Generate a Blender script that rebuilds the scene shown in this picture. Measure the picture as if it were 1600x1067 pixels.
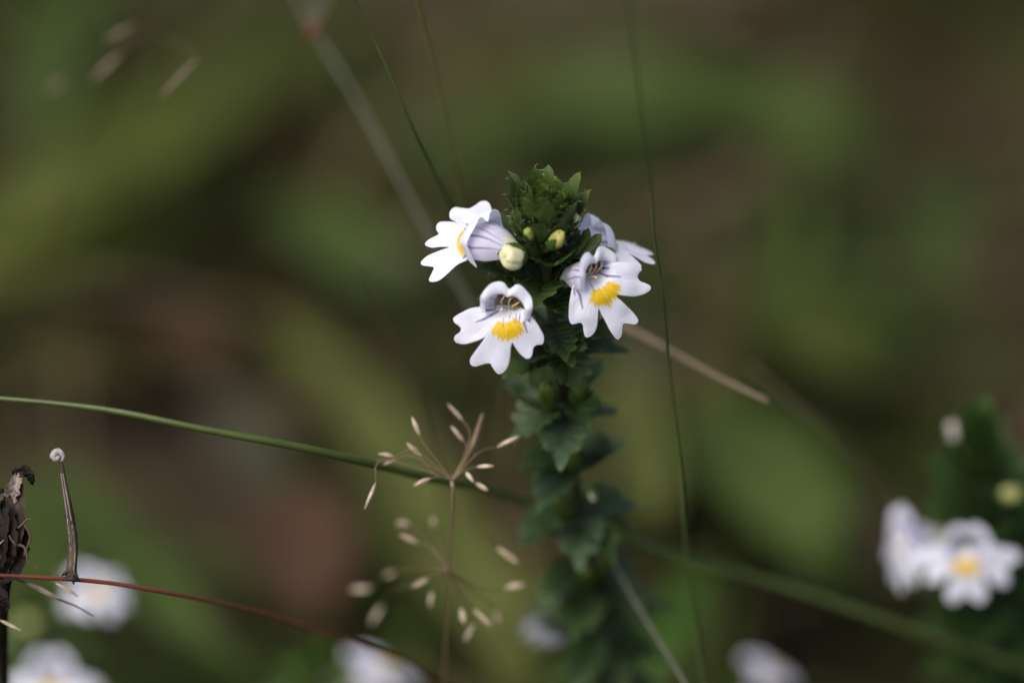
import bpy, math, random
import numpy as np
from mathutils import Vector, Matrix

for o in list(bpy.data.objects):
    bpy.data.objects.remove(o)
scene = bpy.context.scene
COL = scene.collection
random.seed(4)
rng = np.random.default_rng(7)

# ------------------------------------------------------------------ camera
PITCH = math.radians(35.0)
D0 = 0.42                       # camera to the plane of focus, metres
MMPX = 1.0 / 17.5               # millimetres per photograph pixel on that plane
FW = 1600 * MMPX * 0.001        # frame width on the plane of focus
TARGET = Vector((0, 0, 0.130))
FWD = Vector((0, math.cos(PITCH), -math.sin(PITCH)))
RIGHT = Vector((1, 0, 0))
UPV = Vector((0, math.sin(PITCH), math.cos(PITCH)))
CAM = TARGET - FWD * D0
cam_data = bpy.data.cameras.new('camera')
cam = bpy.data.objects.new('camera', cam_data)
COL.objects.link(cam)
CAMROT = Matrix((RIGHT, UPV, -FWD)).transposed()
cam.matrix_world = Matrix.Translation(CAM) @ CAMROT.to_4x4()
cam_data.sensor_width = 22.3
cam_data.lens = 22.3 * D0 / FW
cam_data.clip_start = 0.005
cam_data.clip_end = 200.0
cam_data.dof.use_dof = True
cam_data.dof.focus_distance = D0 - 0.0005
cam_data.dof.aperture_fstop = cam_data.lens / 21.0
scene.camera = cam

# ------------------------------------------------------------------ light
SUN_EL, SUN_AZ = math.radians(60), math.radians(-125)     # azimuth measured from +Y towards +X
world = bpy.data.worlds.new('World')
scene.world = world
world.use_nodes = True
wn = world.node_tree.nodes
sky = wn.new('ShaderNodeTexSky')
sky.sky_type = 'NISHITA'
sky.sun_disc = False
sky.sun_elevation = SUN_EL
sky.sun_rotation = SUN_AZ
sky.dust_density = 6.0
sky.air_density = 0.7
sky.ozone_density = 0.4
wn['Background'].inputs[1].default_value = 0.075
world.node_tree.links.new(sky.outputs[0], wn['Background'].inputs[0])
sun_data = bpy.data.lights.new('sun', 'SUN')
sun_data.energy = 1.05
sun_data.angle = math.radians(60)
sun_data.color = (1.0, 0.97, 0.93)
sun = bpy.data.objects.new('sun', sun_data)
COL.objects.link(sun)
to_sun = Vector((math.sin(SUN_AZ) * math.cos(SUN_EL), math.cos(SUN_AZ) * math.cos(SUN_EL), math.sin(SUN_EL)))
sun.rotation_euler = to_sun.to_track_quat('Z', 'Y').to_euler()
sun.location = (0, 0, 3)
scene.view_settings.view_transform = 'Standard'
scene.view_settings.look = 'None'
scene.view_settings.gamma = 1.0
scene.view_settings.use_curve_mapping = False
scene.view_settings.exposure = 1.24
scene.render.engine = 'CYCLES'
scene.cycles.use_denoising = True
scene.cycles.max_bounces = 8
scene.cycles.transparent_max_bounces = 8

# ------------------------------------------------------------------ places
def at(px, py, d=0.0):
    """point seen at photograph pixel (px, py), d millimetres beyond the plane of focus"""
    k = (D0 + d * 0.001) / D0
    x = (px - 800) * MMPX * 0.001 * k
    y = (533.5 - py) * MMPX * 0.001 * k
    return CAM + FWD * (D0 + d * 0.001) + RIGHT * x + UPV * y

def ray(px, py):
    return (at(px, py) - CAM).normalized()

def at_h(px, py, h):
    """point on the line of sight through a pixel, h millimetres above the ground"""
    r = ray(px, py)
    return CAM + r * ((h * 0.001 - CAM.z) / r.z)

def camdir(x, y, z):
    """direction given as right / up / towards the camera"""
    return (RIGHT * x + UPV * y - FWD * z).normalized()

# ------------------------------------------------------------------ mesh helpers
WM = {}
def empty(name, loc, label, cat, group=None):
    o = bpy.data.objects.new(name, None)
    o.empty_display_size = 0.01
    COL.objects.link(o)
    o.location = loc
    WM[o] = Matrix.Translation(Vector(loc))
    tag(o, label, cat, group)
    return o

def tag(o, label=None, cat=None, group=None, kind=None):
    if label: o['label'] = label
    if cat: o['category'] = cat
    if group: o['group'] = group
    if kind: o['kind'] = kind
    return o

def mesh_from(name, verts, faces, mat, col=None, smooth=True):
    me = bpy.data.meshes.new(name)
    me.from_pydata([tuple(v) for v in verts], [], faces)
    if smooth:
        me.polygons.foreach_set('use_smooth', [True] * len(me.polygons))
    if col is not None:
        a = me.color_attributes.new('Col', 'FLOAT_COLOR', 'POINT')
        c = np.ones((len(verts), 4), dtype=np.float32)
        c[:, :3] = np.asarray(col, dtype=np.float32)
        a.data.foreach_set('color', c.ravel())
    me.materials.append(mat)
    me.update()
    return me

def link(name, me, parent=None, M=None):
    """link mesh as one object whose world matrix is M"""
    M = M or Matrix.Identity(4)
    o = bpy.data.objects.new(name, me)
    COL.objects.link(o)
    WM[o] = M
    if parent is not None:
        o.parent = parent
        o.matrix_local = WM[parent].inverted() @ M
    else:
        o.matrix_world = M
    return o

def put(name, verts, faces, mat, parent=None, col=None, smooth=True):
    """verts in world metres; the object's origin goes to their middle"""
    v = np.asarray([tuple(p) for p in verts], dtype=np.float64)
    c = v.mean(axis=0)
    me = mesh_from(name, v - c, faces, mat, col, smooth)
    return link(name, me, parent, Matrix.Translation(Vector(c)))

def catmull(P, n, closed=False):
    P = np.asarray([tuple(p) for p in P], dtype=np.float64)
    m = len(P)
    segs = m if closed else m - 1
    # spread the samples along the length
    Q = np.vstack([P, P[:1]]) if closed else P
    dl = np.maximum(np.linalg.norm(np.diff(Q, axis=0), axis=1), 1e-9)
    cum = np.concatenate([[0], np.cumsum(dl)])
    t = np.linspace(0, cum[-1], n, endpoint=not closed)
    i = np.clip(np.searchsorted(cum, t, side='right') - 1, 0, segs - 1)
    f = ((t - cum[i]) / dl[i])[:, None]
    if closed:
        p0, p1, p2, p3 = P[(i - 1) % m], P[i % m], P[(i + 1) % m], P[(i + 2) % m]
    else:
        p0, p1, p2, p3 = P[np.maximum(i - 1, 0)], P[i], P[i + 1], P[np.minimum(i + 2, m - 1)]
    return 0.5 * ((2 * p1) + (p2 - p0) * f + (2 * p0 - 5 * p1 + 4 * p2 - p3) * f ** 2 + (3 * p1 - p0 - 3 * p2 + p3) * f ** 3)

def tube(points, radii, n=40, sides=8, flat=1.0, wob=0.0):
    """verts, faces of a tapering tube in the units of the points"""
    C = catmull(points, n)
    R = np.interp(np.linspace(0, 1, n), np.linspace(0, 1, len(radii)), radii)
    T = np.gradient(C, axis=0)
    T /= np.maximum(np.linalg.norm(T, axis=1), 1e-12)[:, None]
    ref = np.array([0.31, 0.2, 0.93])
    if abs(np.dot(T.mean(axis=0), ref)) > 0.8: ref = np.array([0.9, -0.4, 0.1])
    verts = []
    N = np.cross(T[0], ref); N /= np.linalg.norm(N)
    for k in range(n):
        N = N - T[k] * np.dot(N, T[k]); N /= np.linalg.norm(N)
        B = np.cross(T[k], N)
        for s in range(sides):
            a = 2 * math.pi * s / sides
            r = R[k] * (1 + wob * random.uniform(-1, 1))
            verts.append(C[k] + N * math.cos(a) * r + B * math.sin(a) * r * flat)
    faces = []
    for k in range(n - 1):
        for s in range(sides):
            a, b = k * sides + s, k * sides + (s + 1) % sides
            faces.append((a, b, b + sides, a + sides))
    faces.append(tuple(range(sides))[::-1])
    faces.append(tuple((n - 1) * sides + s for s in range(sides)))
    return verts, faces

def to_ground(pts, lean=0.25):
    """carry a stem's path on from its last point down to the soil"""
    pts = [Vector(p) for p in pts]
    d = (pts[-1] - pts[-2]).normalized()
    p = pts[-1].copy()
    while p.z > 0.0:
        d = (d * 0.8 + Vector((0, 0, -1)) * 0.35).normalized()
        p = p + d * 0.012
        pts.append(p.copy())
    pts[-1].z = -0.002
    return pts

def ribbon(points, widths, normal, n=30, m=6, cup=0.25, twist=0.0):
    """leaf blade along a path: verts, faces. cup = depth of the keel as part of the half width"""
    C = catmull(points, n)
    W = np.interp(np.linspace(0, 1, n), np.linspace(0, 1, len(widths)), widths)
    T = np.gradient(C, axis=0); T /= np.linalg.norm(T, axis=1)[:, None]
    nn = np.array(tuple(normal))
    verts = []
    for k in range(n):
        S = np.cross(T[k], nn); S /= np.linalg.norm(S)
        U = np.cross(S, T[k])
        a = twist * k / n
        S2 = S * math.cos(a) + U * math.sin(a); U2 = U * math.cos(a) - S * math.sin(a)
        for j in range(m + 1):
            v = 2 * j / m - 1
            verts.append(C[k] + S2 * v * W[k] * 0.5 + U2 * (abs(v) ** 1.3) * cup * W[k] * 0.5)
    faces = [(k * (m + 1) + j, k * (m + 1) + j + 1, (k + 1) * (m + 1) + j + 1, (k + 1) * (m + 1) + j)
             for k in range(n - 1) for j in range(m)]
    return verts, faces

# ------------------------------------------------------------------ materials
def principled(name, color, rough=0.5, trans=0.0, transcol=None, vcol=False, var=0.25, scale=900.0, bump=0.0,
               bscale=4000.0, dark=None, spec=0.4, sheen=0.0):
    m = bpy.data.materials.new(name)
    m.use_nodes = True
    nt = m.node_tree; N = nt.nodes; L = nt.links
    b = N['Principled BSDF']
    b.inputs['Roughness'].default_value = rough
    b.inputs['Specular IOR Level'].default_value = spec
    if sheen:
        b.inputs['Sheen Weight'].default_value = sheen
        b.inputs['Sheen Roughness'].default_value = 0.4
    geo = N.new('ShaderNodeNewGeometry')
    noise = N.new('ShaderNodeTexNoise'); noise.inputs['Scale'].default_value = scale
    noise.inputs['Detail'].default_value = 4
    L.new(geo.outputs['Position'], noise.inputs['Vector'])
    ramp = N.new('ShaderNodeMapRange')
    ramp.inputs[1].default_value = 0.3; ramp.inputs[2].default_value = 0.7
    L.new(noise.outputs[0], ramp.inputs[0])
    mix = N.new('ShaderNodeMix'); mix.data_type = 'RGBA'
    c = tuple(color) + (1,)
    d = tuple(dark) + (1,) if dark else tuple(x * (1 - var) for x in color) + (1,)
    mix.inputs[6].default_value = d; mix.inputs[7].default_value = c
    L.new(ramp.outputs[0], mix.inputs[0])
    out = mix.outputs[2]
    if vcol:
        at_ = N.new('ShaderNodeAttribute'); at_.attribute_name = 'Col'
        mul = N.new('ShaderNodeMix'); mul.data_type = 'RGBA'; mul.blend_type = 'MULTIPLY'
        mul.inputs[0].default_value = 1.0
        L.new(out, mul.inputs[6]); L.new(at_.outputs['Color'], mul.inputs[7])
        out = mul.outputs[2]
    L.new(out, b.inputs['Base Color'])
    if bump:
        n2 = N.new('ShaderNodeTexNoise'); n2.inputs['Scale'].default_value = bscale
        n2.inputs['Detail'].default_value = 3
        L.new(geo.outputs['Position'], n2.inputs['Vector'])
        bp = N.new('ShaderNodeBump'); bp.inputs['Strength'].default_value = bump
        bp.inputs['Distance'].default_value = 0.0001
        L.new(n2.outputs[0], bp.inputs['Height'])
        L.new(bp.outputs[0], b.inputs['Normal'])
    if trans:
        tr = N.new('ShaderNodeBsdfTranslucent')
        if transcol:
            tr.inputs[0].default_value = tuple(transcol) + (1,)
        else:
            L.new(out, tr.inputs[0])
        ms = N.new('ShaderNodeMixShader'); ms.inputs[0].default_value = trans
        L.new(b.outputs[0], ms.inputs[1]); L.new(tr.outputs[0], ms.inputs[2])
        L.new(ms.outputs[0], N['Material Output'].inputs[0])
    return m

WHITE = (1, 1, 1)
M_petal = principled('petal', (0.80, 0.82, 0.94), 0.6, 0.34, vcol=True, var=0.10, scale=900, bump=0.35, bscale=7000, spec=0.2)
M_petal_faded = principled('faded_petal', (0.20, 0.21, 0.24), 0.6, 0.2, vcol=True, var=0.2, scale=500)
M_tube = principled('corolla_tube', (0.60, 0.61, 0.50), 0.5, 0.3, var=0.2)
M_bud = principled('bud', (0.66, 0.64, 0.36), 0.5, 0.2, vcol=True, var=0.12, scale=700, bump=0.2)
M_anther = principled('anther', (0.16, 0.030, 0.018), 0.45, var=0.5, scale=3000)
M_filament = principled('filament', (0.62, 0.56, 0.33), 0.5)
M_pollen = principled('pollen_sac', (0.30, 0.20, 0.02), 0.6)
M_leaf = principled('leaf', (0.074, 0.116, 0.027), 0.45, 0.30, vcol=True, var=0.4, scale=700, bump=0.5, bscale=3500, spec=0.3)
M_stem = principled('plant_stem', (0.060, 0.050, 0.022), 0.6, vcol=False, var=0.5, scale=500, dark=(0.035, 0.040, 0.014), bump=0.5)
M_culm = {
    'green': principled('green_culm', (0.056, 0.082, 0.015), 0.45, var=0.4, scale=250, bump=0.3),
    'dark': principled('dark_culm', (0.055, 0.085, 0.022), 0.5, var=0.4, scale=250, bump=0.3),
    'olive': principled('olive_culm', (0.085, 0.080, 0.024), 0.5, var=0.4, scale=250, bump=0.3),
    'grey': principled('grey_culm', (0.078, 0.086, 0.057), 0.55, var=0.3, scale=250, bump=0.3),
    'red': principled('red_culm', (0.155, 0.034, 0.020), 0.42, var=0.45, scale=300, dark=(0.09, 0.030, 0.016), bump=0.3),
    'tan': principled('tan_twig', (0.20, 0.15, 0.088), 0.6, var=0.35, scale=350, bump=0.5),
    'brown': principled('brown_twig', (0.085, 0.058, 0.034), 0.65, var=0.4, scale=350, bump=0.5),
}
M_spike = principled('spikelet', (0.70, 0.61, 0.46), 0.5, 0.25, var=0.45, scale=1500, dark=(0.34, 0.25, 0.17))
M_spike2 = principled('dull_spikelet', (0.24, 0.185, 0.13), 0.6, 0.2, var=0.3, scale=1500)
M_pedicel = principled('pedicel', (0.15, 0.105, 0.055), 0.55, var=0.3, scale=600)
M_dry = principled('dry_petal', (0.072, 0.052, 0.034), 0.75, 0.1, var=0.6, scale=450, dark=(0.013, 0.009, 0.006), bump=0.8, bscale=2500)
M_tip = principled('pale_tip', (0.36, 0.34, 0.33), 0.6, var=0.4, scale=2500, bump=0.6)
M_drydark = principled('dry_dark', (0.017, 0.012, 0.008), 0.8, spec=.2, var=0.6, scale=500, bump=0.8, bscale=2500)
M_drygrey = principled('dry_pale', (0.24, 0.20, 0.165), 0.65, var=0.4, scale=700, bump=0.6, bscale=2500)

# ------------------------------------------------------------------ ground
def ground_material():
    m = bpy.data.materials.new('soil')
    m.use_nodes = True
    nt = m.node_tree; N = nt.nodes; L = nt.links
    b = N['Principled BSDF']; b.inputs['Roughness'].default_value = 0.9
    b.inputs['Specular IOR Level'].default_value = 0.2
    geo = N.new('ShaderNodeNewGeometry')
    n1 = N.new('ShaderNodeTexNoise'); n1.inputs['Scale'].default_value = 28; n1.inputs['Detail'].default_value = 5
    L.new(geo.outputs['Position'], n1.inputs['Vector'])
    r = N.new('ShaderNodeValToRGB')
    e = r.color_ramp.elements
    e[0].position = 0.34; e[0].color = (0.016, 0.012, 0.007, 1)
    e[1].position = 0.70; e[1].color = (0.050, 0.042, 0.018, 1)
    x = e.new(0.47); x.color = (0.036, 0.023, 0.012, 1)
    x = e.new(0.56); x.color = (0.030, 0.036, 0.010, 1)
    L.new(n1.outputs[0], r.inputs[0])
    L.new(r.outputs[0], b.inputs['Base Color'])
    n2 = N.new('ShaderNodeTexNoise'); n2.inputs['Scale'].default_value = 220; n2.inputs['Detail'].default_value = 6
    L.new(geo.outputs['Position'], n2.inputs['Vector'])
    bp = N.new('ShaderNodeBump'); bp.inputs['Distance'].default_value = 0.004; bp.inputs['Strength'].default_value = 0.7
    L.new(n2.outputs[0], bp.inputs['Height']); L.new(bp.outputs[0], b.inputs['Normal'])
    return m

SHADE_HOLLOWS = [(at_h(px, py, 0), r, d) for px, py, r, d in ((1440, 640, .024, .05), (1345, 1030, .022, .05), (1565, 470, .018, .05), (430, 240, .017, .045), (330, 300, .013, .03), (1530, 170, .03, .04), (690, 1070, .008, .02), (480, 520, .012, .02))]  # dents added to the ground so these spots fall into shade
def hollow(x, y):
    return max(d * math.exp(-(((x - p.x) ** 2 + (y - p.y) ** 2) / r ** 2) ** 1.5) for p, r, d in SHADE_HOLLOWS)
def in_hollow(x, y):  # grass and litter are kept out of the added dents
    return any((x - p.x) ** 2 + (y - p.y) ** 2 < (r * random.uniform(.8, 1.15)) ** 2 for p, r, d in SHADE_HOLLOWS)

def make_ground():
    # fine around the plants, coarse out to the far edge
    ax = np.concatenate([-np.geomspace(60, 0.5, 14), np.linspace(-0.45, 0.45, 90), np.geomspace(0.5, 60, 14)])
    ay = np.concatenate([-np.geomspace(60, 0.5, 14), np.linspace(-0.45, 0.75, 110), np.geomspace(0.8, 60, 14)])
    n, k = len(ax), len(ay)
    V = []
    for y in ay:
        for x in ax:
            z = -0.004 + 0.004 * math.sin(x * 31 + 1.3 * math.sin(y * 23)) * math.sin(y * 27 + 2 + math.sin(x * 17))
            V.append((x, y, z - hollow(x, y) + random.uniform(-0.0012, 0.0012)))
    F = [(j * n + i, j * n + i + 1, (j + 1) * n + i + 1, (j + 1) * n + i) for j in range(k - 1) for i in range(n - 1)]
    me = mesh_from('ground', V, F, ground_material())
    tag(link('ground', me), kind='structure', label='dark brown soil under the meadow plants')
make_ground()

M_grass = principled('grass', WHITE, 0.6, 0.25, vcol=True, var=0.3, scale=120, spec=0.15)
M_litter = principled('litter', WHITE, 0.75, 0.05, vcol=True, var=0.5, scale=150, bump=0.4, bscale=900)

def scatter_grass():
    V, F, C = [], [], []
    greens = [(0.054, 0.082, 0.014), (0.040, 0.064, 0.010), (0.070, 0.084, 0.016), (0.070, 0.064, 0.018), (0.032, 0.052, 0.010)]
    for i in range(20000):
        x = random.uniform(-0.34, 0.34); y = random.uniform(-0.30, 0.62)
        if in_hollow(x, y): continue
        # tufts: keep blades where a slow wave is high, leaving bare gaps between
        w = math.sin(x * 41 + 2.1 * math.sin(y * 19)) + math.sin(y * 37 + 1.7 * math.sin(x * 23) + 0.6)
        if w < -0.5 + random.uniform(-.5, .5): continue
        h = random.uniform(0.008, 0.034) * (1.0 if y > 0.0 else 0.8)
        a = random.uniform(0, 2 * math.pi); lean = random.uniform(0.3, 1.8)
        d = np.array((math.cos(a), math.sin(a), 0)); s = np.array((-d[1], d[0], 0))
        wd = random.uniform(0.0006, 0.0017)
        p = np.array((x, y, -0.006)); base = len(V)
        hue = math.sin(x * 29 + 1.1 + 1.4 * math.sin(y * 21)) + math.sin(y * 33 + 2.2 * math.sin(x * 15))
        c = np.array(random.choice(greens)) * random.uniform(0.6, 1.4) * (np.array((1.15, .95, 1.0)) if hue < -.6 else np.array((.85, 1.12, .9)) if hue > .5 else 1.0)
        if random.random() < .06: c = np.array((.16, .13, .07)); h *= 1.5; lean += 1
        n = 5
        for k in range(n):
            t = k / (n - 1)
            q = p + np.array((0, 0, h)) * (t - 0.35 * lean * t * t * 0.6) + d * h * lean * t * t
            ww = wd * (1 - t ** 2) + 0.00005
            V.append(q - s * ww); V.append(q + s * ww); C += [c, c]
        for k in range(n - 1):
            F.append((base + 2 * k, base + 2 * k + 1, base + 2 * k + 3, base + 2 * k + 2))
    me = mesh_from('grass', V, F, M_grass, C)
    tag(link('grass', me), 'short green grass and moss growing between the plants', 'grass', kind='stuff')

def scatter_litter():
    V, F, C = [], [], []
    cols = [(0.085, 0.052, 0.030), (0.060, 0.034, 0.022), (0.110, 0.075, 0.045), (0.045, 0.028, 0.018), (0.13, 0.105, 0.07)]
    for i in range(1500):
        x = random.uniform(-0.34, 0.34); y = random.uniform(-0.30, 0.62)
        if in_hollow(x, y): continue
        a = random.uniform(0, 2 * math.pi)
        L = random.uniform(0.006, 0.022); W = L * random.uniform(0.12, 0.5)
        d = np.array((math.cos(a), math.sin(a), random.uniform(-.25, .25))); s = np.array((-d[1], d[0], random.uniform(-.3, .3)))
        p = np.array((x, y, random.uniform(0.000, 0.006))); c = np.array(random.choice(cols)) * random.uniform(.7, 1.3)
        base = len(V)
        for t, w in ((0, .05), (.3, .8), (.6, 1), (.85, .6), (1, .04)):
            up = np.array((0, 0, 0.18 * L * math.sin(t * 3.1)))
            V += [p + d * L * (t - .5) - s * W * w * .5 + up * .4, p + d * L * (t - .5) + up, p + d * L * (t - .5) + s * W * w * .5 + up * .4]
            C += [c, c * .8, c]
        for k in range(4):
            for j in range(2):
                F.append((base + 3 * k + j, base + 3 * k + j + 1, base + 3 * k + j + 4, base + 3 * k + j + 3))
    me = mesh_from('leaf_litter', V, F, M_litter, C)
    tag(link('leaf_litter', me), 'brown dead leaf scraps scattered over the soil', 'leaf litter', kind='stuff')
scatter_grass()
scatter_litter()

# ------------------------------------------------------------------ background herbs
_leafmats = {}
def bgmat(c):
    if c not in _leafmats:
        _leafmats[c] = principled('herb_leaf', c, 0.6, 0.25, var=0.55, scale=85, bump=0.3, bscale=600, spec=0.15)
    return _leafmats[c]

def herb(name, label, cat, pix, hs, width, color, group=None, root_end=1, extra=None):
    """a low broad leaf seen along a row of pixels, hs = heights (mm) above the ground along it; roots at one end"""
    pts = [at_h(px, py, h) for (px, py), h in zip(pix, hs)]
    rt = pts[-1] if root_end else pts[0]
    root = empty(name, (rt.x, rt.y, 0), label, cat, group)
    def leaf(pts, width, k):
        d = (pts[-1] - pts[0])
        nrm = Vector((0, -0.35, 1)).normalized()
        wp = [0.12, 0.55, 0.85, 1.0, 0.97, 0.85, 0.62, 0.3, 0.12]
        v, f = ribbon(pts, [w * width * 0.001 for w in wp], nrm, n=26, m=6, cup=0.22)
        lf = put('leaf', v, f, bgmat(color), root)
        mid = [p + Vector((0, 0, -0.0004)) for p in pts]
        v, f = tube(mid, [width * 0.00002, width * 0.000045], n=20, sides=6)
        put('midrib', v, f, bgmat(tuple(min(1, c * 1.25) for c in color)), lf)
    leaf(pts, width, 0)
    for (pix2, hs2, w2) in (extra or []):
        leaf([at_h(px, py, h) for (px, py), h in zip(pix2, hs2)], w2, 1)
    # stalk into the soil
    v, f = tube([rt, rt + Vector((0, 0, -rt.z * 0.5)), Vector((rt.x, rt.y, -0.004))], [width * .00006, width * .00008], n=8, sides=6)
    put('stalk', v, f, bgmat(color), root)
    return root

HG = 'broad leaves of low plants on the ground'
G1 = (0.074, 0.094, 0.014); G2 = (0.058, 0.092, 0.018); G3 = (0.118, 0.138, 0.032); G4 = (0.052, 0.084, 0.014)
G5 = (0.055, 0.125, 0.014); OL = (0.066, 0.058, 0.016); BR = (0.066, 0.040, 0.020); GY = (0.066, 0.062, 0.042)
RD = (0.095, 0.052, 0.031)
herbs = [
 # upper left sweep
 ('broad pale green leaf sweeping up behind the blurred dry spikelets', [(-80, 400), (120, 280), (330, 150), (560, 20)], [14, 26, 22, 6], 17, G1),
 ('wide green leaf low beside the dark hollow left of the grey grass stem', [(-120, 480), (60, 380), (230, 330), (380, 250)], [10, 18, 16, 4], 15, G1),
 ('narrow dark green leaf at the edge of brown soil above the spikelets', [(150, -60), (90, 60), (60, 200), (20, 300)], [6, 16, 20, 8], 10, G2),
 ('dull green leaf below the leaning grey grass stem', [(420, 300), (520, 370), (610, 450), (690, 520)], [6, 20, 20, 8], 12, G2),
 ('long pale yellowish green leaf running under the dry seed head', [(430, 500), (560, 640), (680, 810), (830, 990), (960, 1130)], [8, 20, 32, 40, 30], 9, G3),
 ('bright green grass leaf under the lower spikelets of the seed head', [(600, 780), (720, 880), (820, 990), (930, 1120)], [14, 26, 34, 24], 13, G3),
 ('pale green leaf at the foot of the dry seed head', [(650, 850), (745, 930), (830, 1040), (900, 1150)], [30, 42, 44, 20], 9, G3),
 ('green leaf slanting down beside the blurred white flowers', [(60, 720), (180, 860), (310, 990), (460, 1110)], [12, 28, 34, 24], 9, G2),
 ('small deep green leaf behind the withered brown flower head', [(-60, 760), (30, 840), (90, 960), (100, 1080)], [14, 30, 34, 18], 9, G4),
 ('dark green leaf lying level above the bracts of the flower spike', [(780, 190), (920, 150), (1080, 150), (1280, 180)], [8, 16, 16, 6], 13, G2),
 ('second dark green leaf crossing above the flower spike', [(820, 60), (940, 200), (1020, 240), (1180, 130)], [4, 10, 10, 4], 8, G4),
 ('green leaf running level from the flower spike towards the dark soil', [(1080, 90), (1200, 170), (1330, 220), (1460, 240)], [6, 14, 14, 4], 12, G4),
 ('olive green leaf above the pointed bracts of the spike', [(560, 180), (680, 220), (800, 230), (900, 200)], [4, 12, 12, 4], 9, G4),
 ('upright fresh green leaf against the dark hollow', [(1500, 260), (1475, 350), (1460, 450), (1440, 560)], [6, 24, 22, 6], 7, G2),
 ('wide olive leaf behind the end of the tan twig', [(1180, 480), (1270, 520), (1350, 560), (1420, 640)], [8, 22, 22, 6], 12, G1),
 ('large smooth green leaf between the thin grass stem and white flowers', [(1080, 620), (1190, 740), (1290, 850), (1400, 960)], [10, 26, 28, 12], 15, G2),
 ('second green leaf under the crossing grass stem', [(1240, 660), (1260, 760), (1300, 880), (1310, 1000)], [8, 20, 24, 10], 11, G4),
 ('yellow green leaf beside the lower stem of the flower spike', [(960, 560), (1000, 680), (1020, 800), (1030, 900)], [10, 26, 28, 12], 7, G3),
 ('glossy bright green leaf at the foot of the thin grass stem', [(1090, 890), (1050, 960), (1000, 1040), (960, 1130)], [36, 50, 52, 30], 6, G5),
 ('tall olive green leaf at the edge of the shaded soil', [(1060, 380), (1120, 500), (1090, 620), (1110, 760)], [6, 18, 16, 6], 8, OL),
 ('flat brown dead leaf above the flower spike', [(600, 40), (720, 110), (820, 130), (900, 90)], [3, 8, 8, 3], 12, OL),
 ('reddish brown dead leaf lying under the red stem', [(400, 760), (460, 840), (500, 930), (560, 1010)], [8, 16, 18, 8], 15, RD),
 ('brown dead leaf under the dry seed head', [(760, 780), (820, 840), (860, 900), (880, 980)], [8, 18, 18, 8], 7, BR),
 ('grey weathered leaf lying on the soil below the long green stem', [(330, 640), (390, 710), (420, 800), (440, 900)], [4, 8, 10, 4], 10, GY),
 ('dull purplish brown leaf above the long green stem', [(200, 460), (280, 520), (350, 560), (420, 590)], [4, 10, 10, 4], 10, BR),
 ('olive leaf near the pale patch above the long green stem', [(20, 520), (90, 560), (160, 570), (240, 540)], [4, 10, 10, 4], 9, OL),
 ('grey brown leaf half hidden behind the lower spike stem', [(960, 480), (1000, 540), (990, 620), (970, 700)], [4, 10, 10, 4], 8, GY),
]
for lab, pix, hs, w, c in herbs:
    cat = 'dead leaf' if c in (RD, BR, GY) else 'leaf'
    herb('dead_leaf' if cat == 'dead leaf' else 'broad_leaf', lab, cat, pix, hs, w, c, HG)

# ------------------------------------------------------------------ eyebright flowers
ZF = 103.8           # units of the close-up tracing per millimetre
FRONT = [(430,348),(350,352),(270,365),(190,400),(130,432),(107,455),(118,490),(150,515),(178,545),(170,580),(140,600),(118,625),
 (118,655),(145,678),(215,690),(300,670),(360,650),(410,632),(400,670),(380,710),(340,745),(300,780),(270,815),(262,850),(272,882),
 (310,895),(360,882),(410,868),(450,870),(465,895),(490,935),(515,960),(540,965),(575,945),(605,905),(625,850),(635,790),(640,730),
 (655,682),(680,720),(710,765),(745,800),(785,826),(820,815),(838,780),(842,745),(855,715),(885,698),(920,695),(940,675),(942,620),
 (915,560),(880,500),(835,440),(795,405),(760,375),(690,345),(600,325),(510,325)]
FRONT = [((x - 587) / ZF, (390 - y) / ZF) for x, y in FRONT]
RIGHTF = [(390,475),(450,462),(530,465),(590,485),(622,512),(600,540),(590,570),(610,600),(650,615),(685,635),(682,662),(640,690),
 (570,708),(500,705),(440,700),(450,725),(500,770),(550,815),(588,860),(598,890),(575,910),(530,905),(490,905),(482,940),(478,990),
 (455,1018),(430,1005),(395,960),(360,895),(330,840),(305,800),(302,860),(298,920),(280,970),(245,1000),(215,1000),(202,960),
 (195,915),(175,898),(145,905),(115,908),(98,880),(92,820),(98,740),(110,670),(125,620),(145,590),(190,545),(240,510),(320,485)]
RIGHTF = [((x - 290) / 81.2, (575 - y) / 81.2) for x, y in RIGHTF]

def generic_outline(seed, lobes=((-62, 1.0, 1.0), (0, 1.04, 1.0), (62, 1.0, 1.0))):
    r = random.Random(seed)
    pts = []
    for c, s, wf in lobes:
        c += r.uniform(-4, 4); s *= r.uniform(0.94, 1.06)
        row = [(-30, 2.7), (-27, 3.7), (-24.5, 4.6), (-19, 5.15), (-13, 5.2), (-7, 4.75), (0, 4.35), (7, 4.75), (13, 5.25), (19, 5.2), (24.5, 4.6), (27, 3.7)]
        if c < -20: row[0] = (-34, 2.6); row[1] = (-31, 3.7)
        if c > 20: row += [(34, 2.6)]
        for a, rad in row:
            a = math.radians(c + a * wf * r.uniform(.97, 1.03)); q = rad * s * r.uniform(.98, 1.02)
            pts.append((math.sin(a) * q, -math.cos(a) * q))
    pts += [(1.35, 0.25), (0.8, 0.6), (0, 0.65), (-0.8, 0.6), (-1.35, 0.25)]
    return pts

PURPLE = np.array((0.20, 0.15, 0.32))
YELLOW = np.array((1.0, 0.64, 0.012))

def seg_dist(P, a, b):
    a = np.array(a); b = np.array(b); d = b - a
    t = np.clip(((P - a) @ d) / (d @ d), 0, 1)
    return np.linalg.norm(P - (a + t[:, None] * d), axis=1), t

def smooth01(x, a, b):
    t = np.clip((x - a) / (b - a), 0, 1)
    return t * t * (3 - 2 * t)

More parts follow.
